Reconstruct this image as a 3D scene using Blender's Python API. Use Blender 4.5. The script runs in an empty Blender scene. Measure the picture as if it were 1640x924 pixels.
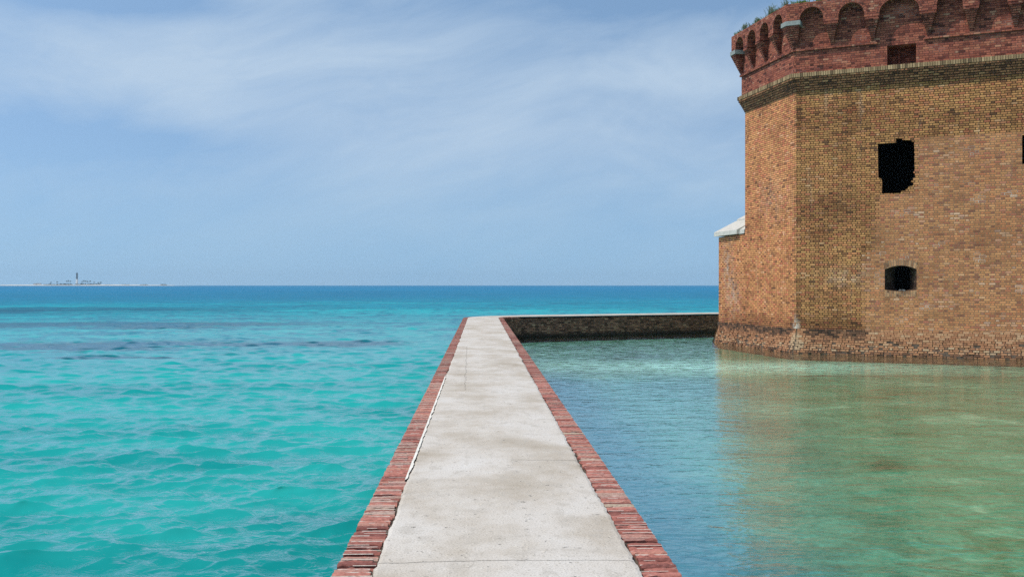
import bpy, bmesh, math, random
import numpy as np
from mathutils import Vector, noise
from mathutils.geometry import tessellate_polygon
R = math.radians
rng = random.Random(7)
SC = bpy.context.scene
COL = SC.collection

# ------------------------------------------------------------------ camera, sky, sun, exposure
EYE = 2.40                                   # metres above the water
cam_d = bpy.data.cameras.new('camera'); cam = bpy.data.objects.new('camera', cam_d); COL.objects.link(cam)
cam_d.sensor_width = 36; cam_d.lens = 36.0; cam_d.clip_start = 0.1; cam_d.clip_end = 30000
cam.location = (0, 0, EYE)
cam.rotation_euler = (R(90) - math.atan(5.5/1640), 0, 0)
SC.camera = cam
SUN_AZ, SUN_EL = R(200), R(58)               # azimuth counter-clockwise from +X
sd = Vector((math.cos(SUN_AZ)*math.cos(SUN_EL), math.sin(SUN_AZ)*math.cos(SUN_EL), math.sin(SUN_EL)))
sl = bpy.data.lights.new('sun', 'SUN'); sun = bpy.data.objects.new('sun', sl); COL.objects.link(sun)
sl.energy = 3.0; sl.angle = R(0.55); sl.color = (1.0, 0.955, 0.89)
sun.rotation_euler = sd.to_track_quat('Z', 'Y').to_euler()
SC.view_settings.view_transform = 'Standard'; SC.view_settings.look = 'None'
SC.view_settings.gamma = 1.0; SC.view_settings.use_curve_mapping = False
SC.view_settings.exposure = 0.36
SC.cycles.use_denoising = False
SC.cycles.max_bounces = 8; SC.cycles.transparent_max_bounces = 16; SC.cycles.volume_bounces = 0
SKY_STRENGTH = 0.15

# ------------------------------------------------------------------ node helper
class S:                                      # a socket (or number) with arithmetic
    def __init__(s, g, o): s.g, s.o = g, o
    def m(s, op, *a, clamp=False):
        n = s.g.nt.nodes.new('ShaderNodeMath'); n.operation = op; n.use_clamp = clamp
        for i, v in enumerate((s,)+a): s.g.put(n.inputs[i], v)
        return S(s.g, n.outputs[0])
    def __add__(s, b): return s.m('ADD', b)
    def __sub__(s, b): return s.m('SUBTRACT', b)
    def __mul__(s, b): return s.m('MULTIPLY', b)
    def __truediv__(s, b): return s.m('DIVIDE', b)
    def floor(s): return s.m('FLOOR')
    def frac(s): return s.m('FRACT')
    def mod(s, b): return s.m('FLOORED_MODULO', b)
    def min(s, b): return s.m('MINIMUM', b)
    def max(s, b): return s.m('MAXIMUM', b)
    def abs(s): return s.m('ABSOLUTE')
    def gt(s, b): return s.m('GREATER_THAN', b)
    def lt(s, b): return s.m('LESS_THAN', b)
    def inv(s): return S(s.g, s.g.num(1)).m('SUBTRACT', s)
    def clamp(s): return s.m('ADD', 0.0, clamp=True)
    def ss(s, a, b):                          # smoothstep a..b -> 0..1
        n = s.g.nt.nodes.new('ShaderNodeMapRange'); n.interpolation_type = 'SMOOTHSTEP'
        s.g.put(n.inputs[0], s); n.inputs[1].default_value = a; n.inputs[2].default_value = b
        if a > b:
            n.inputs[1].default_value = b; n.inputs[2].default_value = a; n.inputs[3].default_value = 1; n.inputs[4].default_value = 0
        return S(s.g, n.outputs[0])
class G:
    def __init__(g, nt): g.nt = nt
    def put(g, inp, v):
        if isinstance(v, S): g.nt.links.new(v.o, inp)
        elif isinstance(v, bpy.types.NodeSocket): g.nt.links.new(v, inp)
        elif isinstance(v, tuple) and inp.type == 'RGBA': inp.default_value = (*v, 1) if len(v) == 3 else v
        else: inp.default_value = v
    def num(g, v):
        n = g.nt.nodes.new('ShaderNodeValue'); n.outputs[0].default_value = v; return n.outputs[0]
    def node(g, t, props=None, **ins):
        n = g.nt.nodes.new(t)
        for k, v in (props or {}).items(): setattr(n, k, v)
        for k, v in ins.items(): g.put(n.inputs[k.replace('_', ' ')], v)
        return n
    def uv(g):
        n = g.nt.nodes.new('ShaderNodeUVMap'); x = g.nt.nodes.new('ShaderNodeSeparateXYZ')
        g.nt.links.new(n.outputs[0], x.inputs[0]); return S(g, x.outputs[0]), S(g, x.outputs[1])
    def pos(g):
        n = g.nt.nodes.new('ShaderNodeNewGeometry'); x = g.nt.nodes.new('ShaderNodeSeparateXYZ')
        g.nt.links.new(n.outputs['Position'], x.inputs[0]); return [S(g, x.outputs[i]) for i in range(3)]
    def vec(g, x, y, z=0.0):
        n = g.nt.nodes.new('ShaderNodeCombineXYZ')
        for i, v in enumerate((x, y, z)): g.put(n.inputs[i], v)
        return n.outputs[0]
    def noise(g, v, scale=1.0, detail=3.0, rough=0.55, color=False, dist=0.0):
        n = g.nt.nodes.new('ShaderNodeTexNoise'); g.put(n.inputs['Vector'], v)
        n.inputs['Scale'].default_value = scale; n.inputs['Detail'].default_value = detail
        n.inputs['Roughness'].default_value = rough; n.inputs['Distortion'].default_value = dist
        return n.outputs['Color'] if color else S(g, n.outputs['Fac'])
    def white(g, v):
        n = g.nt.nodes.new('ShaderNodeTexWhiteNoise'); n.noise_dimensions = '3D'; g.put(n.inputs['Vector'], v)
        return S(g, n.outputs['Value'])
    def ramp(g, f, stops, interp='LINEAR'):
        n = g.nt.nodes.new('ShaderNodeValToRGB'); g.put(n.inputs[0], f); cr = n.color_ramp; cr.interpolation = interp
        while len(cr.elements) < len(stops): cr.elements.new(0.5)
        for e, (p, c) in zip(cr.elements, stops): e.position = p; e.color = (*c, 1)
        return n.outputs[0]
    def mix(g, f, a, b, mode='MIX'):
        n = g.nt.nodes.new('ShaderNodeMix'); n.data_type = 'RGBA'; n.blend_type = mode
        g.put(n.inputs[0], f); g.put(n.inputs[6], a); g.put(n.inputs[7], b); return n.outputs[2]
    def bump(g, h, dist=0.01, strength=1.0, normal=None):
        n = g.nt.nodes.new('ShaderNodeBump'); g.put(n.inputs['Height'], h)
        n.inputs['Distance'].default_value = dist; n.inputs['Strength'].default_value = strength
        if normal is not None: g.put(n.inputs['Normal'], normal)
        return n.outputs[0]
def new_mat(name):
    m = bpy.data.materials.new(name); m.use_nodes = True; nt = m.node_tree; nt.nodes.clear()
    out = nt.nodes.new('ShaderNodeOutputMaterial'); return m, G(nt), out
def principled(g, out, col, rough=0.85, normal=None, spec=0.3):
    p = g.nt.nodes.new('ShaderNodeBsdfPrincipled'); g.put(p.inputs['Base Color'], col); g.put(p.inputs['Roughness'], rough)
    p.inputs['Specular IOR Level'].default_value = spec
    if normal is not None: g.put(p.inputs['Normal'], normal)
    g.nt.links.new(p.outputs[0], out.inputs[0]); return p

# ------------------------------------------------------------------ world: Nishita sky under thin high cloud
W = bpy.data.worlds.new('World'); SC.world = W; W.use_nodes = True; W.node_tree.nodes.clear()
g = G(W.node_tree)
wo = g.nt.nodes.new('ShaderNodeOutputWorld'); bg = g.nt.nodes.new('ShaderNodeBackground'); g.nt.links.new(bg.outputs[0], wo.inputs[0])
tc = g.nt.nodes.new('ShaderNodeTexCoord'); sx = g.nt.nodes.new('ShaderNodeSeparateXYZ'); g.nt.links.new(tc.outputs['Generated'], sx.inputs[0])
dx, dy, dz = [S(g, sx.outputs[i]) for i in range(3)]
sky = g.nt.nodes.new('ShaderNodeTexSky'); sky.sky_type = 'NISHITA'; sky.sun_disc = False
sky.sun_elevation = SUN_EL; sky.sun_rotation = R(90) - SUN_AZ; sky.altitude = 0; sky.air_density = 1.0; sky.dust_density = 0.6; sky.ozone_density = 3.5
# thin veil of cloud: wispy streaks in direction space (x/|h|, elevation)
hl = (dx*dx + dy*dy).m('SQRT').max(0.02)
el = dz/hl
az = dx.m('ARCTAN2', dy)                      # 0 ahead, negative to the left
w1 = g.noise(g.vec(az*2.2, el*2.6, 1.7), 1.0, 2.0, 0.5)
u = az + (w1-0.5)*0.35; v = el + (w1-0.5)*0.20
n1 = g.noise(g.vec(u*3.0+v*2.0, v*13.0-u*1.6, 3.1), 1.0, 7.0, 0.56, dist=0.5)
n2 = g.noise(g.vec(u*1.3+4.0, v*5.5+u*0.8, 7.7), 1.0, 4.0, 0.5)
n3 = g.noise(g.vec(u*9.0+v*9.0, v*26.0-u*7.0, 5.5), 1.0, 6.0, 0.6, dist=0.8)
n4 = g.noise(g.vec(u*22.0+v*14.0, v*60.0-u*22.0, 9.5), 1.0, 6.0, 0.65, dist=0.6)
def blob(g, az, el, a0, e0, sa, se):
    q = ((az-a0)/sa); p = ((el-e0)/se)
    return ((q*q+p*p)*-1.0).m('EXPONENT')
cover = blob(g, az, el, -0.36, 0.205, 0.24, 0.055)*0.50 + blob(g, az, el, -0.05, 0.185, 0.30, 0.075)*0.40 + blob(g, az, el, 0.17, 0.195, 0.10, 0.018)*0.35 + blob(g, az, el, -0.22, 0.26, 0.07, 0.03)*0.25 \
        + blob(g, az, el, 0.05, 0.12, 0.5, 0.06)*0.22
gap = blob(g, az, el, -0.40, 0.130, 0.16, 0.022)*0.55 + blob(g, az, el, -0.38, 0.262, 0.13, 0.016)*0.8 + blob(g, az, el, 0.14, 0.275, 0.2, 0.02)*0.4
cf = (cover*(n1*1.1+0.45) + (n1-0.5)*1.0 + (n2-0.5)*0.8 + (n3-0.5)*0.60 + (n4-0.5)*0.30 + 0.24 - gap).clamp()
up = dz.max(0.0)
skyv = g.vec(dx, dy, up*0.9+0.30)
g.nt.links.new(skyv, sky.inputs['Vector']) if 'Vector' in sky.inputs else None
base = g.mix(1.0, sky.outputs[0], (1.13, 1.12, .97), 'MULTIPLY')
cloud = (2.85, 3.52, 4.25)
c1 = g.mix(cf*0.74, base, cloud)
hz = el.ss(0.16, 0.0)
c2 = g.mix(hz*0.6, c1, (1.60, 2.70, 3.72))
below = dz.lt(-0.002)
g.put(bg.inputs[0], c2); bg.inputs[1].default_value = SKY_STRENGTH

# ------------------------------------------------------------------ brick materials
def brick_cells(g, jitter=0.006):
    """Flemish bond: stretcher + header every 0.31 m, courses of 0.075 m. Returns cell randoms, mortar mask, cell centre."""
    u0, v0 = g.uv()
    jn = g.node('ShaderNodeTexNoise', None, Vector=g.vec(u0, v0, 0.0), Scale=5.0, Detail=2.0)
    sp = g.nt.nodes.new('ShaderNodeSeparateXYZ'); g.nt.links.new(jn.outputs['Color'], sp.inputs[0])
    u = u0 + (S(g, sp.outputs[0])-0.5)*jitter*4; v = v0 + (S(g, sp.outputs[1])-0.5)*jitter*2.5
    row = (v/0.075).floor(); fr = (v/0.075).frac()
    t = u/0.31 + row.mod(2.0)*0.5 + g.white(g.vec(row, 3.0, 1.0))*0.12
    c = t.floor(); f = t.frac(); hd = f.gt(0.66)
    r1 = g.white(g.vec(c*2+hd, row, 0.0)); r2 = g.white(g.vec(c*2+hd, row, 9.0))
    du = f.min(f.inv()).min((f-0.66).abs())*0.31; dv = fr.min(fr.inv())*0.075
    edge = du.min(dv)
    return dict(u=u0, v=v0, row=row, r1=r1, r2=r2, edge=edge, cu=(c+hd*0.5)*0.31, cv=row*0.075)
def brick_material(name, stops, mortar, mw=0.0055, zones=None, bumpd=0.02, dirt=0.35, bscale=(1, 1, 1)):
    m, g, out = new_mat(name)
    b = brick_cells(g)
    col = g.ramp(b['r1'], stops)
    vv = g.vec(b['u'], b['v'], 0.0)
    cellv = g.vec(b['cu'], b['cv'], 0.0)
    fine = g.noise(vv, 38.0, 4.0, 0.65)
    big = g.noise(vv, 0.9, 5.0, 0.6)
    wear = g.noise(vv, 7.0, 4.0, 0.6)
    if zones: col, mort = zones(g, b, col, mortar, big, cellv)
    else: mort = mortar
    col = g.mix(1.0, col, g.ramp(b['r2'], [(0, (.84, .84, .84)), (.5, (1, 1, 1)), (1, (1.12, 1.12, 1.12))]), 'MULTIPLY')
    col = g.mix(1.0, col, g.ramp(fine, [(.25, (.7, .7, .7)), (.7, (1.15, 1.15, 1.15))]), 'MULTIPLY')
    col = g.mix((big.ss(.55, .3))*dirt, col, g.mix(1.0, col, (.45, .42, .42), 'MULTIPLY'))
    width = (wear*0.9+0.55)*mw
    mm = (b['edge']/width).ss(1.25, 0.75)
    col = g.mix(mm, col, mort)
    h = mm.inv()*0.6 + b['r2']*0.4*mm.inv() + fine*0.12
    nrm = g.bump(h, bumpd, 0.8)
    principled(g, out, col, 0.9, nrm, 0.15)
    return m
OLD = [(0, (.16, .078, .042)), (.05, (.34, .150, .066)), (.25, (.49, .235, .09)), (.45, (.56, .282, .105)), (.65, (.61, .295, .118)), (.82, (.58, .235, .10)), (.93, (.46, .155, .08)), (1, (.66, .38, .19))]
def old_zones(g, b, col, mortar, big, cellv):
    cu, cv = b['cu'], b['cv']; u, v = b['u'], b['v']
    n = g.noise(cellv, 2.2, 3.0, 0.6)
    n6 = g.noise(cellv, 6.0, 2.0, 0.6)
    # later repair in pinker brick: everything right of a stepped joint
    j = (n6-0.5)*0.28
    bound = S(g, g.num(2.25)) + cv.gt(3.5)*0.25 + cv.gt(4.6)*0.25 + cv.gt(5.45)*1.18
    new = (cu+j).gt(bound)*cv.lt(7.34)*(cv+j*0.8).gt(0.55)
    ncol = g.ramp(b['r1'], [(0, (.28, .115, .075)), (.12, (.42, .178, .085)), (.35, (.55, .24, .105)), (.6, (.60, .282, .12)), (.8, (.56, .215, .095)), (.92, (.43, .145, .09)), (1, (.66, .36, .19))])
    nm = new*((cu-bound).ss(-0.1, 0.4)*0.3+0.7)
    col = g.mix(nm, col, ncol)
    # sunlit B face: its brighter, warmer light is painted into the brick colour
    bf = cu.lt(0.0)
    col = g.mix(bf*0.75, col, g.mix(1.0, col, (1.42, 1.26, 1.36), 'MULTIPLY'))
    # yellow greenish upper wall
    upz = (cv+ (n-0.5)*2.5).ss(5.6, 8.2)*new.inv()*bf.inv()
    col = g.mix(upz*0.25, col, g.mix(1.0, col, (.92, .95, .85), 'MULTIPLY'))
    pt = g.noise(g.vec(u*0.55, v*0.9, 11.0), 1.0, 4.0, 0.6); st2 = g.noise(g.vec(u*2.6, v*0.28, 13.0), 1.0, 4.0, 0.6)
    col = g.mix(pt.ss(.50, .66)*0.45, col, g.mix(1.0, col, (.78, .66, .66), 'MULTIPLY'))
    col = g.mix(st2.ss(.56, .70)*0.35, col, g.mix(1.0, col, (.62, .60, .62), 'MULTIPLY'))
    col = g.mix(st2.ss(.40, .30)*0.22, col, (.62, .47, .35))
    # dark growth: near the water, under the cornice, patch left of the broken window
    dk1 = blobm(g, cu, cv, 0.9, 0.9, 1.7, 0.36)*1.3 + blobm(g, cu, cv, -4.0, 0.9, 3.6, 0.36)*1.2 + (cv.ss(0.32, 0.05))*0.8
    dk2 = blobm(g, cu, cv, 1.3, 5.0, 1.4, 0.6)*0.85 + blobm(g, cu, cv, 1.8, 7.9, 2.5, 0.6)*0.35 + (cv.ss(8.85, 9.3))*0.5 + blobm(g, cu, cv, 8.0, 7.9, 4.5, 0.35)*0.5 + blobm(g, cu, cv, 6.8, 1.15, 1.2, 0.2)*0.9
    cor = blobm(g, u, v, 0.10, 8.35, 0.10, 0.7)*1.2 + blobm(g, u, v, 0.06, 1.6, 0.10, 0.75)*1.2
    dk = ((dk1+dk2)*(n6*0.9+0.45) + cor*(n6+0.3) ).clamp()*new.inv().max(dk1.gt(0.25))
    col = g.mix(dk*0.75, col, g.mix(1.0, col, (.36, .31, .33), 'MULTIPLY'))
    # lime bloom and plaster
    nb = g.noise(g.vec(u, v, 4.0), 3.0, 6.0, 0.7)
    lm = (blobm(g, u, v, -6.1, 3.1, 0.45, 1.2)*0.75 + blobm(g, u, v, -5.4, 1.9, 0.5, 0.7)*0.6 + blobm(g, u, v, 1.7, 2.7, 0.7, 0.35)*0.35 + blobm(g, u, v, -2.0, 5.6, 1.0, 0.7)*0.25)
    col = g.mix((lm*nb.ss(.4, .62)).clamp(), col, (.62, .50, .42))
    # small pale repairs in the pinker brick
    pale = new*g.noise(cellv, 1.4, 2.0, 0.5).ss(.52, .72)*b['r2'].gt(0.8)
    col = g.mix(pale*0.6, col, (.62, .44, .32))
    mort = g.mix(nm, (.035, .024, .014), (.26, .155, .09))
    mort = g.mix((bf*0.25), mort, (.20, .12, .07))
    mort = g.mix(g.noise(cellv, 2.0, 3.0, 0.6).ss(.60, .70)*nm, mort, (.62, .52, .44))
    plaster = (blobm(g, u, v, -0.06, 0.95, 0.16, 0.30)*nb.ss(.42, .56)*1.1 + blobm(g, u, v, 1.75, 0.74, 0.7, 0.045)*nb.ss(.42, .55)*1.2 + blobm(g, u, v, 6.6, 0.70, 0.35, 0.12)*nb.ss(.42, .55)*1.3 ).clamp()
    col = g.mix(plaster, col, (.58, .50, .42)); mort = g.mix(plaster, mort, (.58, .50, .42))
    return col, mort
def blobm(g, a, b, a0, b0, sa, sb):
    q = (a-a0)/sa; p = (b-b0)/sb
    return ((q*q+p*p)*-1.0).m('EXPONENT')
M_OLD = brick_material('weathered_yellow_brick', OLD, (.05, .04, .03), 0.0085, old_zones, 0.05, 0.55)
REDS = [(0, (.08, .03, .022)), (.12, (.19, .055, .038)), (.4, (.29, .088, .055)), (.65, (.37, .12, .07)), (.85, (.32, .10, .065)), (.95, (.42, .16, .09)), (1, (.42, .22, .14))]
def red_zones(g, b, col, mortar, big, cellv):
    n = g.noise(cellv, 1.6, 3.0, 0.6); n2 = g.noise(cellv, 2.4, 3.0, 0.7)
    mort = g.mix(n.ss(.56, .68), (.085, .035, .03), (.42, .27, .23))
    col = g.mix(n2.ss(.62, .75)*0.22, col, (.44, .27, .22))
    return col, mort
M_RED = brick_material('red_parapet_brick', REDS, (.08, .04, .03), 0.006, red_zones, 0.02, 0.4)
CORN = [(0, (.10, .05, .03)), (.2, (.32, .13, .065)), (.6, (.43, .18, .085)), (.85, (.48, .21, .095)), (1, (.54, .28, .13))]
M_CORN = brick_material('lichened_cornice_brick', CORN, (.03, .025, .02), 0.009, None, 0.02, 0.4)
DARKB = [(0, (.06, .04, .03)), (.5, (.19, .11, .08)), (.85, (.28, .155, .105)), (1, (.36, .25, .17))]
def dark_zones(g, b, col, mortar, big, cellv):
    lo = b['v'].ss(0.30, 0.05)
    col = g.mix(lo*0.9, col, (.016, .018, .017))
    n = g.noise(cellv, 1.3, 3.0, 0.6)
    mort = g.mix(n.ss(.48, .62)*lo.inv()*0.5, (.03, .026, .022), (.26, .21, .14))
    return col, mort
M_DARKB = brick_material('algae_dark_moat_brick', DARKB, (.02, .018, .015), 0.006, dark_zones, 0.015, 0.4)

M_CHEEK = brick_material('dark_cheek_brick', [(0, (.02, .013, .01)), (.5, (.07, .04, .028)), (1, (.12, .075, .05))], (.03, .022, .016), .006, None, .01, .3)  # darker brick for the embrasure cheeks
def per_brick_material(name, ramp, sheen=0.9, attr='tone', speck=True):
    m, g, out = new_mat(name)
    a = g.node('ShaderNodeAttribute', dict(attribute_name=attr))
    col = g.ramp(S(g, a.outputs['Fac']), ramp)
    tc = g.nt.nodes.new('ShaderNodeTexCoord')
    f = g.noise(tc.outputs['Object'], 45.0, 5.0, 0.7); l = g.noise(tc.outputs['Object'], 11.0, 4.0, 0.65)
    col = g.mix(1.0, col, g.ramp(f, [(.3, (.62, .6, .6)), (.65, (1.15, 1.15, 1.15))]), 'MULTIPLY')
    if speck:
        col = g.mix(l.ss(.60, .70)*0.55, col, (.52, .36, .30)); col = g.mix(l.ss(.38, .30)*0.6, col, (.10, .045, .035))
    principled(g, out, col, sheen, g.bump(f*0.6+l, 0.006, 0.8), 0.2)
    return m
M_EDGE = per_brick_material('walkway_edging_brick', [(0, (.20, .075, .06)), (.25, (.33, .12, .09)), (.5, (.42, .165, .13)), (.7, (.46, .21, .15)), (.85, (.36, .20, .165)), (1, (.42, .33, .24))])
M_EROD = per_brick_material('eroded_footing_brick', [(0, (.055, .035, .025)), (.25, (.19, .095, .055)), (.5, (.38, .175, .09)), (.75, (.48, .24, .125)), (1, (.54, .36, .22))], speck=False)
M_SOLD = per_brick_material('cornice_top_brick', [(0, (.12, .08, .045)), (.5, (.32, .21, .11)), (1, (.48, .33, .18))], speck=False)

def simple_mat(name, col, rough=0.9, nscale=8.0, amt=0.3, bumpd=0.01):
    m, g, out = new_mat(name)
    tc = g.nt.nodes.new('ShaderNodeTexCoord'); n = g.noise(tc.outputs['Object'], nscale, 5.0, 0.65)
    c = g.mix(1.0, col, g.ramp(n, [(.3, (1-amt,)*3), (.7, (1+amt*.5,)*3)]), 'MULTIPLY')
    principled(g, out, c, rough, g.bump(n, bumpd, 0.6), 0.2); return m
M_MORT = simple_mat('pale_lime_mortar', (.42, .36, .31), 0.95, 30, 0.5)
M_JOINT = simple_mat('pale_joint_mortar', (.60, .53, .45), 0.95, 40, 0.4)
M_DGAP = simple_mat('dark_eroded_mortar', (.10, .075, .055), 0.95, 20, 0.5)
M_GREYC = simple_mat('grey_cast_concrete', (.27, .28, .26), 0.9, 12, 0.25)
M_WHITEC = simple_mat('whitewashed_coping_stone', (.50, .48, .43), 0.85, 5, 0.18)
M_BLACK = simple_mat('painted_dark_interior', (.012, .011, .010), 1.0, 5, 0.2)  # near-black colour paints the darkness inside the openings
M_TURF = simple_mat('dry_turf', (.10, .12, .035), 1.0, 6, 0.5, 0.05)
M_GRASS = simple_mat('grass_blades', (.10, .17, .03), 0.8, 3, 0.5)
M_WEED = simple_mat('grey_green_weed', (.075, .10, .045), 0.8, 6, 0.4)
M_SANDI = simple_mat('island_sand', (.62, .56, .46), 1.0, 0.05, 0.15)
M_SHRUB = simple_mat('island_foliage', (.03, .055, .025), 1.0, 0.3, 0.4)
M_PALM = simple_mat('palm_trunk', (.12, .10, .07), 1.0, 1.0, 0.3)
M_LHW = simple_mat('white_lighthouse_paint', (.78, .77, .74), 0.7, 0.2, 0.1)
M_LHB = simple_mat('black_lighthouse_paint', (.025, .027, .03), 0.6, 0.2, 0.1)
M_LHG = simple_mat('lantern_glass', (.10, .13, .14), 0.2, 1, 0.1)
M_ROOFI = simple_mat('island_hut_roof', (.18, .16, .15), 0.8, 1, 0.2)
M_SKYB = None

# walkway concrete
m, g, out = new_mat('walkway_concrete'); M_CONC = m
u, v = g.uv(); vv = g.vec(u, v, 0.0)
st = g.noise(g.vec(u*1.3, v*0.9, 2.0), 1.0, 7.0, 0.62); sm = g.noise(g.vec(u*2.2, v*1.3, 6.0), 3.0, 6.0, 0.65)
gr = g.noise(vv, 90.0, 3.0, 0.7); pit = g.noise(g.vec(u*1.0, v*1.0, 8.0), 16.0, 4.0, 0.6)
col = g.ramp(st, [(.28, (.33, .285, .22)), (.40, (.43, .385, .32)), (.52, (.52, .485, .43)), (.72, (.57, .55, .51))])
col = g.mix(sm.ss(.50, .66)*0.6, col, (.40, .37, .32))
col = g.mix(1.0, col, (1.03, 1.0, .985), 'MULTIPLY')
lane = (u.abs()).ss(0.62, 0.30)
col = g.mix(lane*st.ss(.62, .40)*0.25, col, (.44, .39, .32))
col = g.mix(1.0, col, g.ramp(gr, [(.28, (.60, .59, .57)), (.5, (1, 1, 1)), (.72, (1.12, 1.12, 1.12))]), 'MULTIPLY')
vo = g.node('ShaderNodeTexVoronoi', None, Vector=g.vec(u*1.0, v*1.0, 0.0), Scale=24.0)
peb = S(g, vo.outputs['Distance']).ss(.30, .16)*pit.ss(.44, .56)
col = g.mix(peb*0.55, col, g.mix(g.noise(vv, 60.0, 1.0).gt(0.5), (.28, .24, .19), (.66, .60, .50)))
pits = pit.ss(.655, .715)
col = g.mix(pits*0.6, col, (.15, .135, .11))
wob = (g.noise(g.vec(u*2.5, v*1.5, 3.0), 1.0, 5.0, 0.65)-0.5)
def tcrack(v0, ulo, uhi, w=0.006):
    d = (v + wob*0.10 - v0).abs(); return d.ss(w, w*0.3)*u.gt(ulo)*u.lt(uhi)
cr = tcrack(5.33, -0.9, 0.1, .007).max(tcrack(5.33, 0.1, 0.9, .005)).max(tcrack(8.40, 0.12, 0.7, .010)).max(tcrack(17.0, -0.5, 0.7, .014)).max(tcrack(27.0, -0.9, 0.5, .02)).max(tcrack(1.5, -.9, .9))
dl = (u + wob*0.16 + 0.33 + (v-13.0)*0.010).abs()
cr = cr.max(dl.ss(.006, .002)*0.6*v.gt(14.0)*v.lt(24.0))
col = g.mix(cr*0.6, col, (.16, .14, .115))
principled(g, out, col, 0.9, g.bump(gr*0.35 + sm*0.8 - pits*1.2 - cr*1.5 + peb*0.4, 0.006, 0.9), 0.2)

# ------------------------------------------------------------------ mesh builders
class MB:
    def __init__(s): s.v = []; s.f = []; s.uv = []; s.t = []; s.tone = 0.5
    def poly(s, pts, uvs=None):
        i = len(s.v); s.v.extend([tuple(p) for p in pts]); s.f.append(tuple(range(i, i+len(pts))))
        s.uv.extend(uvs if uvs else [(p[0], p[1]) for p in pts]); s.t.extend([s.tone]*len(pts))
    def build(s, name, mat, parent=None, smooth=False):
        me = bpy.data.meshes.new(name); me.from_pydata(s.v, [], s.f)
        l = me.uv_layers.new(name='UVMap'); l.data.foreach_set('uv', np.array(s.uv, dtype=np.float32).ravel())
        at = me.attributes.new('tone', 'FLOAT', 'POINT'); at.data.foreach_set('value', np.array(s.t, dtype=np.float32))
        me.materials.append(mat)
        if smooth: me.polygons.foreach_set('use_smooth', [True]*len(me.polygons))
        me.update(); o = bpy.data.objects.new(name, me); COL.objects.link(o)
        if parent: o.parent = parent
        return o
def tag(o, label=None, cat=None, group=None, kind=None):
    for k, x in (('label', label), ('category', cat), ('group', group), ('kind', kind)):
        if x: o[k] = x
    return o
def empty(name, loc=(0, 0, 0)):
    e = bpy.data.objects.new(name, None); e.location = loc; e.empty_display_size = .3; COL.objects.link(e); return e
def weld(o, d=1e-4):
    bm = bmesh.new(); bm.from_mesh(o.data); bmesh.ops.remove_doubles(bm, verts=bm.verts, dist=d); bm.to_mesh(o.data); bm.free()

class Face:                                    # a vertical wall plane: s along it, z up, o outward
    def __init__(s, O, ang, nang, flip=1): s.O = O; s.d = (math.cos(ang), math.sin(ang)); s.n = (math.cos(nang), math.sin(nang)); s.k = flip
    def p(s, a, z, o=0.0): return (s.O[0]+s.d[0]*a+s.n[0]*o, s.O[1]+s.d[1]*a+s.n[1]*o, z)
    def quad(s, mb, c):                        # c: four (a, z, o)
        mb.poly([s.p(*q) for q in c], [s.uvof(q, c) for q in c])
    def uvof(s, q, c):
        das = max(x[0] for x in c)-min(x[0] for x in c); dzs = max(x[1] for x in c)-min(x[1] for x in c); dos = max(x[2] for x in c)-min(x[2] for x in c)
        if dzs < 1e-6: return (s.k*q[0], q[2]+50.0)
        if das < 1e-6: return (q[2]+60.0, q[1])
        return (s.k*q[0], q[1])
    def box(s, mb, a0, a1, z0, z1, o0, o1, m0=0.0, m1=0.0):
        """m0/m1: mitre slope of the two ends, a shifts by m*o"""
        A = lambda o: a0+m0*o
        B = lambda o: a1+m1*o
        s.quad(mb, [(A(o1), z0, o1), (B(o1), z0, o1), (B(o1), z1, o1), (A(o1), z1, o1)])
        s.quad(mb, [(A(o0), z1, o0), (A(o1), z1, o1), (B(o1), z1, o1), (B(o0), z1, o0)])
        s.quad(mb, [(A(o0), z0, o0), (B(o0), z0, o0), (B(o1), z0, o1), (A(o1), z0, o1)])
        s.quad(mb, [(A(o0), z0, o0), (A(o1), z0, o1), (A(o1), z1, o1), (A(o0), z1, o0)])
        s.quad(mb, [(B(o0), z0, o0), (B(o1), z0, o1), (B(o1), z1, o1), (B(o0), z1, o0)])
P0 = (10.05, 36.2); AA, AB = R(-25.6), R(101.1)
fA = Face(P0, AA, R(244.4), 1); fB = Face(P0, AB, R(191.1), -1)
LB = 4.36; LA = 22.0; MI = -0.502; MJ = 0.36; LW = 7.02
Pc = fB.p(LB, 0); AC = AB - R(40); fC = Face((Pc[0], Pc[1]), AC, AC+R(90), -1)
def sz(face, x, y, o=0.0):                      # wall coordinates of a point read off the photograph, used once to place openings
    d, n = face.d, face.n; k = (x-820)/1640; O = (face.O[0]+n[0]*o, face.O[1]+n[1]*o)
    s = (k*O[1]-O[0])/(d[0]-k*d[1]); D = O[1]+d[1]*s
    return s, EYE+(456.5-y)*D/1640
def holed(mb, face, outer, holes, o):
    loops = [[Vector((a, z, 0)) for a, z in L] for L in [outer]+holes]
    flat = [q for L in loops for q in L]
    for t in tessellate_polygon(loops):
        pts = [flat[i] if isinstance(i, int) else i for i in t]
        mb.poly([face.p(q.x, q.y, o) for q in pts], [(face.k*q.x, q.y) for q in pts])
def reveal(mb, face, loop, o0, o1, shrink=None):
    n = len(loop)
    for i in range(n):
        a, b = loop[i], loop[(i+1) % n]
        a2, b2 = (shrink(a), shrink(b)) if shrink else (a, b)
        L = math.hypot(a[0]-b[0], a[1]-b[1]); vert = abs(a[0]-b[0]) < abs(a[1]-b[1])
        pts = [face.p(a[0], a[1], o1), face.p(b[0], b[1], o1), face.p(b2[0], b2[1], o0), face.p(a2[0], a2[1], o0)]
        uv = [(60+o1, a[1]), (60+o1, b[1]), (60+o0, b[1]), (60+o0, a[1])] if vert else [(face.k*a[0], 50+o1), (face.k*b[0], 50+o1), (face.k*b[0], 50+o0), (face.k*a[0], 50+o0)]
        mb.poly(pts, uv)

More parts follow.
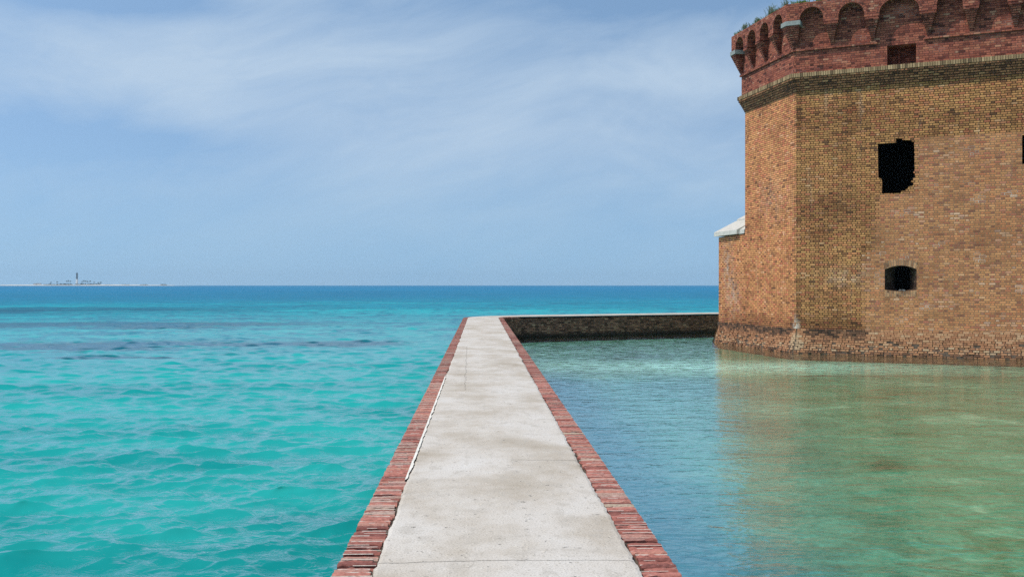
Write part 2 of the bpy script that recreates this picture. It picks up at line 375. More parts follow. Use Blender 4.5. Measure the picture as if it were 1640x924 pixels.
# ------------------------------------------------------------------ moat wall with the walkway on top
TOP = 0.95; HALF = 0.877
def centre_line():
    pts = []
    cx = lambda y: 0.135-0.0311*y
    for y in np.arange(-14, 45.01, 0.5): pts.append((cx(y), float(y)))
    # bend: arc to the far stretch
    c0 = Vector((cx(45.15), 45.15)); d0 = Vector((-0.0311, 1)).normalized(); a0 = math.atan2(d0.y, d0.x); a1 = R(25.4)
    rad = 3.0; cen = c0 + Vector((d0.y, -d0.x))*rad
    N = 14
    for i in range(N+1):
        a = a0+(a1-a0)*i/N; pts.append((cen.x+rad*math.cos(a+math.pi/2), cen.y+rad*math.sin(a+math.pi/2)))
    e = pts[-1]
    for k in range(1, 60): pts.append((e[0]+math.cos(a1)*k*0.8, e[1]+math.sin(a1)*k*0.8))
    return [Vector(p) for p in pts]
CL = centre_line()
TAN = [(CL[min(i+1, len(CL)-1)]-CL[max(i-1, 0)]).normalized() for i in range(len(CL))]
LEN = [0.0]
for i in range(1, len(CL)): LEN.append(LEN[-1]+(CL[i]-CL[i-1]).length)
def at(d, off):                                 # point at distance d along, off to the right
    i = max(0, min(len(CL)-2, int(np.searchsorted(LEN, d))-1)); t = (d-LEN[i])/(LEN[i+1]-LEN[i])
    c = CL[i].lerp(CL[i+1], t); tn = TAN[i].lerp(TAN[i+1], t).normalized()
    return Vector((c.x+tn.y*off, c.y-tn.x*off))
D0 = 14.0                                       # distance along at the camera
mw = tag(empty('moat_wall', (CL[30].x, CL[30].y, 0)), 'long low moat wall topped by a pale concrete walkway edged in red brick, bending right towards the fort', 'wall')
mw.location = (0, 0, 0)
mb = MB(); H2 = HALF-0.012
for i in range(len(CL)-1):
    a, b = LEN[i], LEN[i+1]
    for sgn in (-1, 1):
        p, q = at(a+1e-5, sgn*H2), at(b-1e-5, sgn*H2); ps, qs = at(a+1e-5, sgn*(H2+.04)), at(b-1e-5, sgn*(H2+.04))
        mb.poly([(ps.x, ps.y, -1.6), (qs.x, qs.y, -1.6), (q.x, q.y, TOP-.085), (p.x, p.y, TOP-.085)], [(a, -1.6), (b, -1.6), (b, TOP-.085), (a, TOP-.085)])
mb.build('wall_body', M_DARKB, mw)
mb = MB()
for i in range(len(CL)-1):
    a, b = LEN[i], LEN[i+1]
    p, q, r, s_ = at(a+1e-5, -H2), at(b-1e-5, -H2), at(b-1e-5, H2), at(a+1e-5, H2)
    mb.poly([(p.x, p.y, TOP-.018), (q.x, q.y, TOP-.018), (r.x, r.y, TOP-.018), (s_.x, s_.y, TOP-.018)])
mb.build('mortar_bed', M_DGAP, mw)
# brick edging laid as headers
def edging(sgn, dmax):
    mb = MB(); mj = MB(); d = 0.0; k = 0; run = 0; runtone = 0.5
    while d < dmax:
        near = abs(d-D0) < 16 and d > D0
        pitch = 0.062+rng.uniform(-.004, .005); w = pitch-rng.choice([.005, .007, .010, .013]); 
        if run <= 0: run = rng.randint(6, 30); runtone = rng.uniform(.25, .6); 
        run -= 1
        mb.tone = min(.9, max(0, runtone+rng.gauss(0, .36))) if rng.random() > .03 else rng.uniform(.9, 1)
        inner = 0.684+rng.uniform(-.016, .014) + 0.010*math.sin(d*1.7+sgn); outer = HALF+rng.uniform(-.003, .003)
        top = TOP+rng.uniform(-.006, .004)-(0.012 if rng.random() < .06 else 0); sk = rng.uniform(-.004, .004)
        N = 8 if near else 1
        prof = [(0, -.07), (0, -.007), (.15, 0), (.85, 0), (1, -.007), (1, -.07)] if near else [(0, -.07), (0, 0), (1, 0), (1, -.07)]
        rows = []
        for i in range(N+1):
            t = i/N; off = inner+(outer-inner)*t; endd = (-.003 if (near and i in (0, N)) else 0)
            row = []
            for (a, h) in prof:
                jz = rng.gauss(0, .0016) if near and h > -.01 else 0; jd = rng.gauss(0, .0014) if near else 0
                c = at(d+a*w+sk*t+jd, sgn*off)
                row.append((c.x, c.y, top+h+(endd if h > -.05 else 0)+jz))
            rows.append(row)
        for i in range(N):
            for j in range(len(prof)-1): mb.poly([rows[i][j], rows[i+1][j], rows[i+1][j+1], rows[i][j+1]])
        mb.poly(rows[0]); mb.poly(rows[-1])
        if rng.random() < .85:                    # pale joint mortar, often missing
            ta, tb = sorted((max(0, rng.uniform(-.5, .5)), min(1, rng.uniform(.5, 1.4)))); zt = TOP-rng.uniform(.000, .005)
            p_, q_ = at(d+w-.001, sgn*(inner+(outer-inner)*ta)), at(d+w-.001, sgn*(inner+(outer-inner)*tb)); r_, s_ = at(d+pitch+.001, sgn*(inner+(outer-inner)*tb)), at(d+pitch+.001, sgn*(inner+(outer-inner)*ta))
            mj.poly([(p_.x, p_.y, zt), (q_.x, q_.y, zt), (r_.x, r_.y, zt), (s_.x, s_.y, zt)])
        d += pitch; k += 1
    mj.build('joint_mortar', M_JOINT, mb.build('brick_edging', M_EDGE, mw))
E_END = LEN[-1]
edging(-1, 63.5); edging(1, 61.8)
# concrete slab with ragged edges
mb = MB(); d = 0.0; prev = None
def jag(x, seed):
    return 0.009*noise.noise(Vector((x*1.1, seed, 0)))*2 + 0.010*noise.noise(Vector((x*7.0, seed+5, 0))) + 0.008*noise.noise(Vector((x*19.0, seed+9, 0)))
CT = TOP+0.014
while d < E_END-0.1:
    st_ = 0.03 if d < 34 else 0.25
    k = 1 if d < 60 else 0
    wl = 0.670+jag(d, 1.0)*1.3; wr = 0.670+jag(d, 31.0)*1.3
    if d > 63: wl = wr = 0.87 + (0.0)
    elif d > 61.5: wl = 0.66 if d < 63 else .87; wr = 0.87
    row = []
    for off, z in [(-wl-.004, TOP-.02), (-wl, CT-.006), (-wl+.02, CT), (-.3, CT+.004), (.0, CT+.006), (.3, CT+.004), (wr-.02, CT), (wr, CT-.006), (wr+.004, TOP-.02)]:
        c = at(d+1e-5, off); zz = z + 0.003*noise.noise(Vector((c.x*2, c.y*2, 3)))
        row.append(((c.x, c.y, zz), (off, d-D0)))
    if prev:
        for j in range(len(row)-1): mb.poly([prev[j][0], row[j][0], row[j+1][0], prev[j+1][0]][::-1], [prev[j][1], row[j][1], row[j+1][1], prev[j+1][1]][::-1])
    prev = row; d += st_
o = mb.build('walkway_slab', M_CONC, mw); weld(o)
# white lime fillet along the left brick edging, between 8 and 15 m ahead
mb = MB(); prev = None
for k in range(160):
    d = D0+7.6+k*0.055; a = at(d, -(0.692)); fade = min(1, k/8, (160-k)/20)
    b = at(d, -(0.668+0.013*noise.noise(Vector((d*4, 2, 0)))+0.006*noise.noise(Vector((d*17, 2, 0)))+0.010*(1-fade)))
    row = ((a.x, a.y, CT-.002), (b.x, b.y, CT+.006))
    if prev: mb.poly([prev[0], row[0], row[1], prev[1]]); mb.poly([(prev[0][0], prev[0][1], TOP-.02), (row[0][0], row[0][1], TOP-.02), row[0], prev[0]])
    prev = row
mb.build('lime_fillet', simple_mat('white_lime_mortar', (.66, .63, .56), 0.9, 20, 0.3), mw)

# ------------------------------------------------------------------ the fort bastion
fort = tag(empty('brick_fort', (0, 0, 0)), 'weathered yellow and red brick fort bastion with arched parapet, rising out of the moat', 'fort')
ZB, ZC, ZS, ZSP, ZT = -1.6, 9.30, 10.62, 11.55, 12.20
Hpx = [(195, 235), (420, 222), (420, 168), (500, 170), (500, 188), (615, 190), (615, 208), (645, 210), (652, 570), (638, 574), (638, 595), (655, 600), (655, 650), (632, 655), (632, 685), (610, 690), (612, 708), (640, 715), (628, 755), (570, 765), (570, 790), (540, 795), (540, 815), (485, 820), (480, 845), (245, 850), (250, 710), (240, 665), (205, 655), (200, 560)]
hole1 = [sz(fA, 1380+x/7.7, 200+y/7.7) for x, y in Hpx]
e0, e1, eb, et = 2.95, 3.97, 2.20, 2.93
embr = [(e0, eb+.04), (e0+.34, eb-.01), (e0+.68, eb-.01), (e1, eb+.04)] + [(e1-(e1-e0)*i/10, et+.13*(1-((i-5)/5)**2)) for i in range(11)]
hole3 = [(7.14, 6.31), (8.3, 6.31), (8.3, 7.24), (7.14, 7.24)]
embr2 = [(a+5.6, z) for a, z in embr]
ZF = 0.86
mb = MB()
holed(mb, fA, [(0, ZF), (LA, ZF), (LA, ZC), (0, ZC)], [hole1, embr, hole3, embr2], 0)
holed(mb, fB, [(0, ZF), (LW, ZF), (LW, 4.40), (LB, 4.40), (LB, ZC), (0, ZC)], [], 0)
holed(mb, fC, [(0, ZB), (11, ZB), (11, ZC), (0, ZC)], [], 0)
for L in (hole1, hole3): reveal(mb, fA, L, -.13, 0)
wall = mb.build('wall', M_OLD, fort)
# black boxes behind the broken windows: darkness of the rooms painted in
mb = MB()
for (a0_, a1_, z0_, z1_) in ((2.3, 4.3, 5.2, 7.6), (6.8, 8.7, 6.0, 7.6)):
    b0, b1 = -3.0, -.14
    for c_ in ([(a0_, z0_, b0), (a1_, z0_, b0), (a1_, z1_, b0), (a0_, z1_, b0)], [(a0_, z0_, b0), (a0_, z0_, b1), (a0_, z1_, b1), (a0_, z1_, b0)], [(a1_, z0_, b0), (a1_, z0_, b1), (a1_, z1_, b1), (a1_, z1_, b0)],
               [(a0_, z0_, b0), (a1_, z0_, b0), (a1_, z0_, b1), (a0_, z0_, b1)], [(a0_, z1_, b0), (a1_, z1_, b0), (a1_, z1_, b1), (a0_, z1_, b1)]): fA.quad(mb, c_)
mb.build('room_darkness_box', M_BLACK, fort)
# gun embrasures: splayed brick cheeks narrowing to a dark throat
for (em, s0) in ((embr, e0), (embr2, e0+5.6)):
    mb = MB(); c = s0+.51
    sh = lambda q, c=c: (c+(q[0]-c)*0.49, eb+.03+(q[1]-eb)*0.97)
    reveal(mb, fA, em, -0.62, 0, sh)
    o = mb.build('embrasure', M_CHEEK, fort)
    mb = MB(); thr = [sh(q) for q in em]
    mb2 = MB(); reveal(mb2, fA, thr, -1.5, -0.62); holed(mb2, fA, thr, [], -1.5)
    mb2.build('throat', M_BLACK, o)  # darkness of the throat painted in black
    # voussoir head and soldier sill, 4 mm proud
    mb = MB(); mb2 = MB(); N = 12
    for i in range(N):
        t0, t1 = i/N, (i+1)/N; f_ = lambda t: s0+1.02*t; zz = lambda t: et+.13*(1-(2*t-1)**2)
        a = [(f_(t0), zz(t0)), (f_(t1), zz(t1)), (f_(t1)+.10*(t1-.5), zz(t1)+.22), (f_(t0)+.10*(t0-.5), zz(t0)+.22)]
        mb.poly([fA.p(x, z, .006) for x, z in a], [(80.0, 1.02*t0), (80.0, 1.02*t1), (80.2, 1.02*t1), (80.2, 1.02*t0)])
        b = [(f_(t0), eb-.20), (f_(t1), eb-.20), (f_(t1), eb-.012+.05*abs(2*t1-1)**2), (f_(t0), eb-.012+.05*abs(2*t0-1)**2)]
        mb2.poly([fA.p(x, z, .006) for x, z in b], [(83.0, 1.02*t0), (83.0, 1.02*t1), (83.2, 1.02*t1), (83.2, 1.02*t0)])
    mv = brick_material('voussoir_brick', [(0, (.18, .09, .05)), (.5, (.38, .19, .095)), (1, (.48, .27, .14))], (.22, .16, .11), .006, None, .01, .2) if s0 < 4 else bpy.data.materials['voussoir_brick']
    mb.build('arch_head', mv, o); mb2.build('sill', mv, o)
# pale grey debris on the sill
mb = MB()
for k in range(7):
    a = 3.36+rng.random()*.24; z = eb+.005; h = rng.uniform(.02, .05); w = rng.uniform(.03, .06); fA.box(mb, a-w, a+w, z, z+h, -.20, -.10)
mb.build('rubble', M_GREYC, fort)
# splayed, wave-worn footing built brick by brick over dark mortar
mbm = MB(); mb = MB(); mbo = MB()
def flare(z): return 0.0 if z >= ZF else 0.20*min(1.0, (ZF-z)/ZF)**1.4
def footing(face, s_end, sign, m0, m1=0.0):
    rows = int(round((ZF+0.45)/0.075))
    z = ZF
    for r in range(rows):
        z0 = z-0.075; o_t, o_b = flare(z), flare(z0)
        om = (o_t+o_b)/2-.03
        a0 = m0*(om+.0)
        face.quad(mbm, [(m0*(o_b-.03), z0, o_b-.03), (s_end+m1, z0, o_b-.03), (s_end+m1, z, o_t-.03), (m0*(o_t-.03), z, o_t-.03)])
        s = a0+.02 if r % 2 else a0-.10+.02
        rough = min(1.0, max(0.0, (0.75-z)/0.5))
        while s < min(s_end, 15.0):
            w = 0.205 if (round(s/0.155) + r) % 2 else 0.105
            w += rng.uniform(-.008, .008)
            sa = max(s, a0+.005); sb = min(s+w-.004-.008*min(1.0, max(0.0, (0.75-z)/0.5)), s_end)
            if sb-sa > .02:
                tgt = mb
                oo = (o_t+o_b)/2 + rng.gauss(0, .004+.012*rough)
                if rough > .4 and rng.random() < .10: oo -= .05
                x_ = (sa+sb)/2; dark = math.exp(-((z-.86)/.30)**2)*(.85 if sign < 0 or x_ < 2.4 else -.1) + (0.6 if z < .12 else 0)
                pale = math.exp(-((x_-.0)/.30)**2-((z-.55)/.40)**2)*1.3
                mb.tone = min(1, max(0, .60+rng.gauss(0, .15)-.60*dark+.6*pale+.1*rough))
                jz = rng.gauss(0, .004*rough); ch = .006; gp = .003+.007*rough
                face.box(tgt, sa+rng.uniform(0, .008*(1+rough)), sb-rng.uniform(0, .008*(1+rough)), z0+gp+jz, z-rng.uniform(.001, .003+.014*rough)+jz, oo-.06, oo)
            s += w
        z = z0
footing(fA, LA, 1, MI); footing(fB, LW, -1, MI, .17)
mbm.build('footing_mortar', M_DGAP, fort); mb.build('footing', M_EROD, fort)
# submerged core below footing
mb = MB()
for f_, e_ in ((fA, LA), (fB, LW+.15)): f_.quad(mb, [(MI*.2, ZB, .2), (e_, ZB, .2), (e_, -.45, .17), (MI*.17, -.45, .17)])
mb.build('foundation', M_DGAP, fort)
# far end and back of the lower wing
fW = Face(fB.p(LW, 0)[:2], AB-R(90), AB, -1)
mb = MB(); holed(mb, fW, [(0, ZF), (2.2, ZF), (2.2, 4.40), (0, 4.40)], [], 0)
fW.quad(mb, [(-.2, 0, .2), (2.2, 0, .2), (2.2, ZF, 0), (0, ZF, 0)]); fW.quad(mb, [(-.2, ZB, .2), (2.2, ZB, .2), (2.2, 0, .2), (-.2, 0, .2)])
q = [fB.p(LW, ZB, -2.2), fB.p(LB-1, ZB, -2.2), fB.p(LB-1, 5.4, -2.2), fB.p(LW, 5.4, -2.2)]; mb.poly(q, [(0, 0), (3, 0), (3, 5), (0, 5)])
mb.build('wing_wall', M_OLD, fort)
# sloping white coping on the lower wing: fascia, slope rising inward, raised inner step
mb = MB()
def prism(prof, a0, a1, face, mb):
    n = len(prof)
    for i in range(n):
        (o0, z0), (o1, z1) = prof[i], prof[(i+1) % n]
        mb.poly([face.p(a0, z0, o0), face.p(a1, z0, o0), face.p(a1, z1, o1), face.p(a0, z1, o1)], [(a0, 0), (a1, 0), (a1, 1), (a0, 1)])
    mb.poly([face.p(a0, z, o_) for o_, z in prof]); mb.poly([face.p(a1, z, o_) for o_, z in prof][::-1])
prism([(.16, 4.44), (.15, 4.61), (-.82, 5.10), (-2.3, 5.10), (-2.3, 4.44)], LB+.45, LW+.14, fB, mb)
prism([(.04, 4.44), (.03, 4.60), (-.5, 4.95), (-.5, 4.44)], LB+.02, LB+.45, fB, mb)
prism([(-.80, 5.05), (-.80, 5.16), (-1.20, 5.36), (-2.2, 5.36), (-2.2, 5.05)], LB-.3, LW-.02, fB, mb)
mb.build('coping', M_WHITEC, fort)

# cornice: six corbelled courses and a top course of bricks on end
mb = MB(); steps = [(9.22, .035), (9.295, .075), (9.37, .115), (9.445, .155), (9.52, .20), (9.595, .245)]
for (z, o_) in steps:
    for f_, e_, k0, k1 in ((fA, LA, MI, 0), (fB, LB, MI, MJ), (fC, 11, -MJ, 0)):
        f_.box(mb, 0, e_, z, z+.0735, -.05, o_, k0, k1)
mb.build('cornice', M_CORN, fort)
mb = MB()
for f_, e_, k0, k1 in ((fA, 14.0, MI, 0), (fB, LB, MI, MJ)):
    a = k0*.27+.01
    while a < e_+k1*.27-.03:
        mb.tone = min(1, max(0, rng.gauss(.5, .25))); w = .064+rng.uniform(-.004, .004)
        f_.box(mb, a, a+w, 9.672, 9.815+rng.uniform(-.006, .006), -.02, .275+rng.gauss(0, .008)); a += .078
mb.build('cornice_cap', M_SOLD, fort)
mb = MB()
for f_, e_, k0, k1 in ((fA, LA, MI, 0), (fB, LB, MI, MJ), (fC, 11, -MJ, 0)): f_.box(mb, 0, e_, 9.67, 9.79, -.05, .25, k0, k1)
mb.build('cornice_core', M_DGAP, fort)
# red upper wall at 0.13 proud with one square window
OR, OP = 0.13, 0.50
rw = [(3.03, 9.80), (3.95, 9.80), (3.95, 10.50), (3.03, 10.50)]
mb = MB()
holed(mb, fA, [(MI*OR, 9.78), (LA, 9.78), (LA, ZT), (MI*OR, ZT)], [rw], OR)
holed(mb, fB, [(MI*OR, 9.78), (LB+MJ*OR, 9.78), (LB+MJ*OR, ZT), (MI*OR, ZT)], [], OR)
holed(mb, fC, [(-MJ*OR, 9.78), (11, 9.78), (11, ZT), (-MJ*OR, ZT)], [], OR)
mb.build('parapet_wall', M_RED, fort)
mb = MB(); reveal(mb, fA, rw, -.62, OR); holed(mb, fA, rw, [], -.62); fA.box(mb, 3.34, 3.385, 9.80, 10.50, -.61, -.50)
tag(mb.build('window_recess', M_RED, fort), 'square bricked-up recess in the red parapet')
# string course
mb = MB()
for f_, a, b, k0, k1 in ((fA, 0, 2.72, MI, 0), (fA, 4.20, LA, 0, 0), (fB, 0, LB, MI, MJ)):
    f_.box(mb, a, b, 10.60, 10.675, OR-.03, OR+.075, k0, k1); f_.box(mb, a, b, 10.677, 10.72, OR-.03, OR+.04, k0, k1)
mb.build('string_course', M_RED, fort)
# arcade
archA = [(.19, .99), (1.49, 2.33), (2.82, 4.07), (4.61, 5.39), (5.89, 6.71)] + [(7.17+1.3*k, 7.17+.82+1.3*k) for k in range(11)]
archB = [(.08, .81), (1.19, 1.93), (2.30, 3.04), (3.40, 4.14)]
ZPB = 11.46
def arch_pts(a, b):
    r = (b-a)/2; c = (a+b)/2; rise = min(r, .45); zs = 12.02-rise
    return [(a, ZPB), (a, zs)] + [(c-r*math.cos(t), zs+rise*math.sin(t)) for t in np.linspace(0, math.pi, 17)[1:-1]] + [(b, zs), (b, ZPB)]
mb = MB(); rings = []
for f_, arcs, e_, k0, k1 in ((fA, archA, LA, MI, 0), (fB, archB, LB, MI, MJ)):
    s0, s1 = k0*OP, e_+k1*OP
    line = [(s0, ZPB)]
    for a, b in arcs:
        P = arch_pts(a, b); line += P; ring = MB(); rings.append(ring)
        up_ = P[1:-1]; acc = 0
        for i in range(len(up_)-1):
            (x0, z0), (x1, z1) = up_[i], up_[i+1]; c = (a+b)/2; L = math.hypot(x1-x0, z1-z0); zc = up_[0][1]
            ex = lambda x, z: (x+(x-c)/max(.05, math.hypot(x-c, z-zc))*.11, z+(z-zc)/max(.05, math.hypot(x-c, z-zc))*.11)
            ring.poly([f_.p(x0, z0, OP+.005), f_.p(x1, z1, OP+.005), f_.p(*ex(x1, z1), OP+.005), f_.p(*ex(x0, z0), OP+.005)], [(90, acc), (90, acc+L), (90.11, acc+L), (90.11, acc)]); acc += L
    line += [(s1, ZPB)]
    loop = line + [(s1, ZT), (s0, ZT)]
    holed(mb, f_, loop, [], OP)
    for i in range(len(line)-1):
        (x0, z0), (x1, z1) = line[i], line[i+1]
        if abs(z0-z1) > abs(x0-x1): uvs = [(60+OR, z0), (60+OP, z0), (60+OP, z1), (60+OR, z1)]
        else: uvs = [(60+OR, f_.k*x0), (60+OP, f_.k*x0), (60+OP, f_.k*x1), (60+OR, f_.k*x1)]
        xa = x0 if i else x0*OR/OP if s0 == x0 else x0
        mb.poly([f_.p(x0, z0, OR), f_.p(x0, z0, OP), f_.p(x1, z1, OP), f_.p(x1, z1, OR)], uvs)
    f_.quad(mb, [(s0, ZT, OP), (s1, ZT, OP), (s1-k1*.9, ZT, -.4), (s0-k0*.9, ZT, -.4)])
fC.box(mb, 0, 11, ZPB, ZT, OR, OP, -MJ, 0)
mb.build('arcade', M_RED, fort); [q_.build('arch_ring', M_RED, fort) for q_ in rings[:7]+rings[-4:]]
# corbels under each pier: courses stepping outwards and wider as they rise
def corbel(face, a, b, name='corbel'):
    mb = MB(); n = 11; c = (a+b)/2; h = (ZPB-.02-10.72)/n; W0, W1 = .045, (b-a)/2-.03
    for i in range(n):
        t = (i+1)/n; w = W0+(W1-W0)*t**1.3; o_ = OR+.03+(OP-OR-.02)*t
        if i == n-1: w += .015; o_ += .012
        face.box(mb, c-w, c+w, 10.72+i*h, 10.72+(i+1)*h-.004, OR-.02, o_)
    return mb.build(name, M_RED, fort)
for arcs, f_ in ((archA, fA), (archB, fB)):
    for i in range(min(len(arcs)-1, 6)): corbel(f_, arcs[i][1], arcs[i+1][0])
def corner_corbel(f1, m1, f2, m2, w1, w2, s2=0.0, s1=0.0):
    """courses wrapping a corner; f1 end at s1, f2 start at s2"""
    mb = MB(); n = 11; h = (ZPB-.02-10.72)/n
    def ringp(t_w, o_, z):
        return [f1.p(s1+math.copysign(w1*t_w, -m1), z, OR-.02), f1.p(s1+math.copysign(w1*t_w, -m1), z, o_), f1.p(s1+m1*o_, z, o_), f2.p(s2+math.copysign(w2*t_w, -m2), z, o_), f2.p(s2+math.copysign(w2*t_w, -m2), z, OR-.02)]
    def slab(t_w, o_, z0, z1, mb):
        a, b = ringp(t_w, o_, z0), ringp(t_w, o_, z1)
        for i in range(4):
            L = math.dist(a[i], a[i+1]); mb.poly([a[i], a[i+1], b[i+1], b[i]], [(70+i, z0), (70+i+L, z0), (70+i+L, z1), (70+i, z1)])
        mb.poly(a[::-1], [(x, y) for x, y, _ in a[::-1]]); mb.poly(b, [(x, y) for x, y, _ in b])
    for i in range(n):
        t = (i+1)/n; slab(.30+.60*t, OR+.03+(OP-OR-.02)*t, 10.72+i*h, 10.72+(i+1)*h-.004, mb)
    mb.build('corner_corbel', M_RED, fort)
    mb = MB(); slab(1.18, OP+.05, ZPB-.015, ZPB+.135, mb)
    tag(mb.build('corner_block', M_GREYC, fort), 'grey cast concrete block on the corner corbel')
corner_corbel(fA, MI, fB, MI, .19, .08, 0.0, 0.0)
corner_corbel(fB, MJ, fC, -MJ, .24, .24, 0.0, LB)
# roof and remaining outer walls close the shell
Pe = fA.p(LA, 0); Pf = fC.p(11, 0)
mb = MB(); r0 = [fA.p(LA, ZT-.03), fA.p(0, ZT-.03), fB.p(LB, ZT-.03), fC.p(11, ZT-.03), (Pe[0]+6, Pf[1]+4, ZT-.03)]
mb.poly(r0)
inn = []
for p_ in r0:
    c_ = Vector((18, 42)); v_ = (Vector(p_[:2])-c_); inn.append(c_+v_*(1-1.5/v_.length))
inn = [(q_.x, q_.y, ZT+.55) for q_ in inn]; lo = [(c_.x, c_.y, ZT-.025) for c_ in [Vector(p_[:2])+(Vector((18, 42))-Vector(p_[:2])).normalized()*.25 for p_ in r0]]
for i in range(5): mb.poly([lo[i], lo[(i+1) % 5], inn[(i+1) % 5], inn[i]])
mb.poly(inn); mb.build('roof', M_TURF, fort)
mb = MB()
for a, b in ((Pe, (Pe[0]+6, Pf[1]+4, 0)), ((Pe[0]+6, Pf[1]+4, 0), Pf)):
    L = math.dist(a[:2], b[:2]); mb.poly([(a[0], a[1], ZB), (b[0], b[1], ZB), (b[0], b[1], ZT), (a[0], a[1], ZT)], [(100, ZB), (100+L, ZB), (100+L, ZT), (100, ZT)])
mb.build('rear_wall', M_RED, fort)

# grass and weeds on top of the parapet
def blades(name, mat, spots, label):
    mb = MB()
    for (x, y, z, h, lean, w) in spots:
        a = rng.uniform(0, 6.28); dx_, dy_ = math.cos(a)*w, math.sin(a)*w; b = rng.uniform(0, 6.28)
        lx, ly = math.cos(b)*lean*h, math.sin(b)*lean*h
        mb.poly([(x-dx_, y-dy_, z), (x+dx_, y+dy_, z), (x+lx*.4+dx_*.7, y+ly*.4+dy_*.7, z+h*.6), (x+lx, y+ly, z+h)])
    o = mb.build(name, mat); return o
sp = []
for k in range(5200):
    a = rng.uniform(-.1, 2.6); dens = noise.noise(Vector((a*2.5, 1, 0)))+.45
    if rng.random() > dens: continue
    x, y, z = fA.p(a, ZT, rng.uniform(-.25, .40)); sp.append((x, y, z, rng.uniform(.05, .17), .5, .006))
for k in range(2600):
    a = rng.choice([rng.gauss(4.25, .15), rng.gauss(2.45, .2), rng.gauss(1.0, .25), rng.uniform(0, 4.4)])
    if a > 4.42 or a < -.1: continue
    x, y, z = fB.p(a, ZT, rng.uniform(-.3, .42)); sp.append((x, y, z, rng.uniform(.05, .19), .6, .006))
tag(blades('grass', M_GRASS, sp, ''), 'green grass growing along the top of the red brick parapet', 'grass', kind='stuff')
def weed(a, o_, h, n, lab):
    mb = MB()
    bx, by, bz = fB.p(a, ZT, o_)
    for k in range(n):
        an = rng.uniform(0, 6.28); ln = rng.uniform(.2, .8); hh = h*rng.uniform(.5, 1); pr = None; ox, oy = rng.gauss(0, .2)*fB.d[0], rng.gauss(0, .2)
        for i in range(6):
            t = i/5; x = bx+ox+math.cos(an)*ln*hh*t*t*.6+rng.gauss(0, .004); y = by+oy+math.sin(an)*ln*hh*t*t*.6; z = bz+hh*t
            if pr: mb.poly([(pr[0]-.003, pr[1], pr[2]), (pr[0]+.003, pr[1], pr[2]), (x+.003, y, z), (x-.003, y, z)])
            if i > 1:
                for q_ in range(9):
                    u1, u2, u3 = rng.gauss(0, .016), rng.gauss(0, .016), rng.gauss(0, .016)
                    mb.poly([(x+u1, y+u2, z+u3), (x+u1+.014, y+u2, z+u3+.008), (x+u1+.002, y+u2+.01, z+u3+.016)])
            pr = (x, y, z)
    tag(mb.build('weed', M_WEED), lab, 'weed', 'wispy weeds on the parapet')
weed(3.55, .42, .26, 22, 'wispy weed on the parapet nearest its far left corner')
weed(2.35, .42, .20, 14, 'small wispy weed on the parapet midway along the left face')
weed(1.15, .42, .32, 26, 'tall wispy weed on the parapet left of the near corner')
weed(0.15, .30, .30, 18, 'thin wispy weed just above the near corner of the parapet')

# ------------------------------------------------------------------ moat: bed and clear water
right_loop = []
for i in range(len(CL)): 
    q = at(LEN[i]+1e-4 if i < len(CL)-1 else LEN[i]-1e-4, HALF-.35); right_loop.append((q.x, q.y))
MOAT = right_loop + [(70, right_loop[-1][1]), (70, -14)]
def moat_sheet(name, z, mat):
    loop = [Vector((x, y, 0)) for x, y in MOAT]; mb = MB()
    for t in tessellate_polygon([loop]):
        pts = [loop[i] for i in t]
        if (pts[1]-pts[0]).cross(pts[2]-pts[0]).z < 0: pts = pts[::-1]
        mb.poly([(p.x, p.y, z) for p in pts])
    o = mb.build(name, mat); weld(o); return tag(o, kind='structure')
m, g, out = new_mat('moat_bed_sand_weed_painted_light')
x, y, z = g.pos()
nA = g.noise(g.vec(x*0.35, y*0.40, 0.0), 1.0, 5.0, 0.6, dist=0.6); nB = g.noise(g.vec(x*1.5, y*1.5, 4.0), 1.0, 6.0, 0.65, dist=0.8); nC = g.noise(g.vec(x, y, 9.0), 9.0, 4.0, 0.65)
col = g.ramp(nA*0.6+nB*0.4, [(.34, (.04, .135, .07)), (.44, (.085, .26, .155)), (.56, (.15, .38, .25)), (.68, (.46, .62, .44))])
strip = (blobm(g, x+ (nA-.5)*3, y+(nB-.5)*2.0, 7.0, 33.0, 7.0, 2.6)).clamp()
col = g.mix(strip*0.9, col, (.58, .84, .74))
near = y.ss(13.5, 9.0)*x.gt(1.0)
col = g.mix(near*nB.ss(.55, .42)*0.5, col, (.08, .14, .06))
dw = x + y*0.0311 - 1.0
sky_tint = (x-y*0.21).ss(3.0, -2.0)*y.ss(31.0, 27.0)
col = g.mix(sky_tint*0.65, col, (.15, .42, .50))  # sky reflection painted into the bed colour on the left
col = g.mix(dw.ss(2.6, 0.9)*0.65*y.ss(34, 26), col, (.03, .17, .30))  # shadow of the walkway wall painted into the bed colour
ln = ((y + x*0.09 - 30.6 + (nA-.5)*0.8).abs()).ss(.22, .05)*x.gt(8.0)
col = g.mix(ln*0.6, col, (.12, .06, .035))
col = g.mix(1.0, col, g.ramp(nC, [(.3, (.75, .75, .75)), (.7, (1.15, 1.15, 1.15))]), 'MULTIPLY')
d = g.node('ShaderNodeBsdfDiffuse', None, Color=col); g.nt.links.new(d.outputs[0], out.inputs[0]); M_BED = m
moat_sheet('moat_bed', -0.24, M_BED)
m, g, out = new_mat('clear_moat_water')
x, y, z = g.pos()
a1 = g.noise(g.vec(x*5.0+y*1.2, y*9.0, 0.0), 1.0, 3.0, 0.5, dist=0.5)
a2 = g.noise(g.vec(x*1.3, y*2.6-x*0.4, 5.0), 1.0, 3.0, 0.5, dist=0.7)
a3 = g.noise(g.vec(x*14.0, y*22.0, 2.0), 1.0, 2.0, 0.5)
nb_ = g.bump(a1*0.009 + a2*0.032 + a3*0.0015, 1.0, 1.0)
dist = (x*x+y*y).m('SQRT')
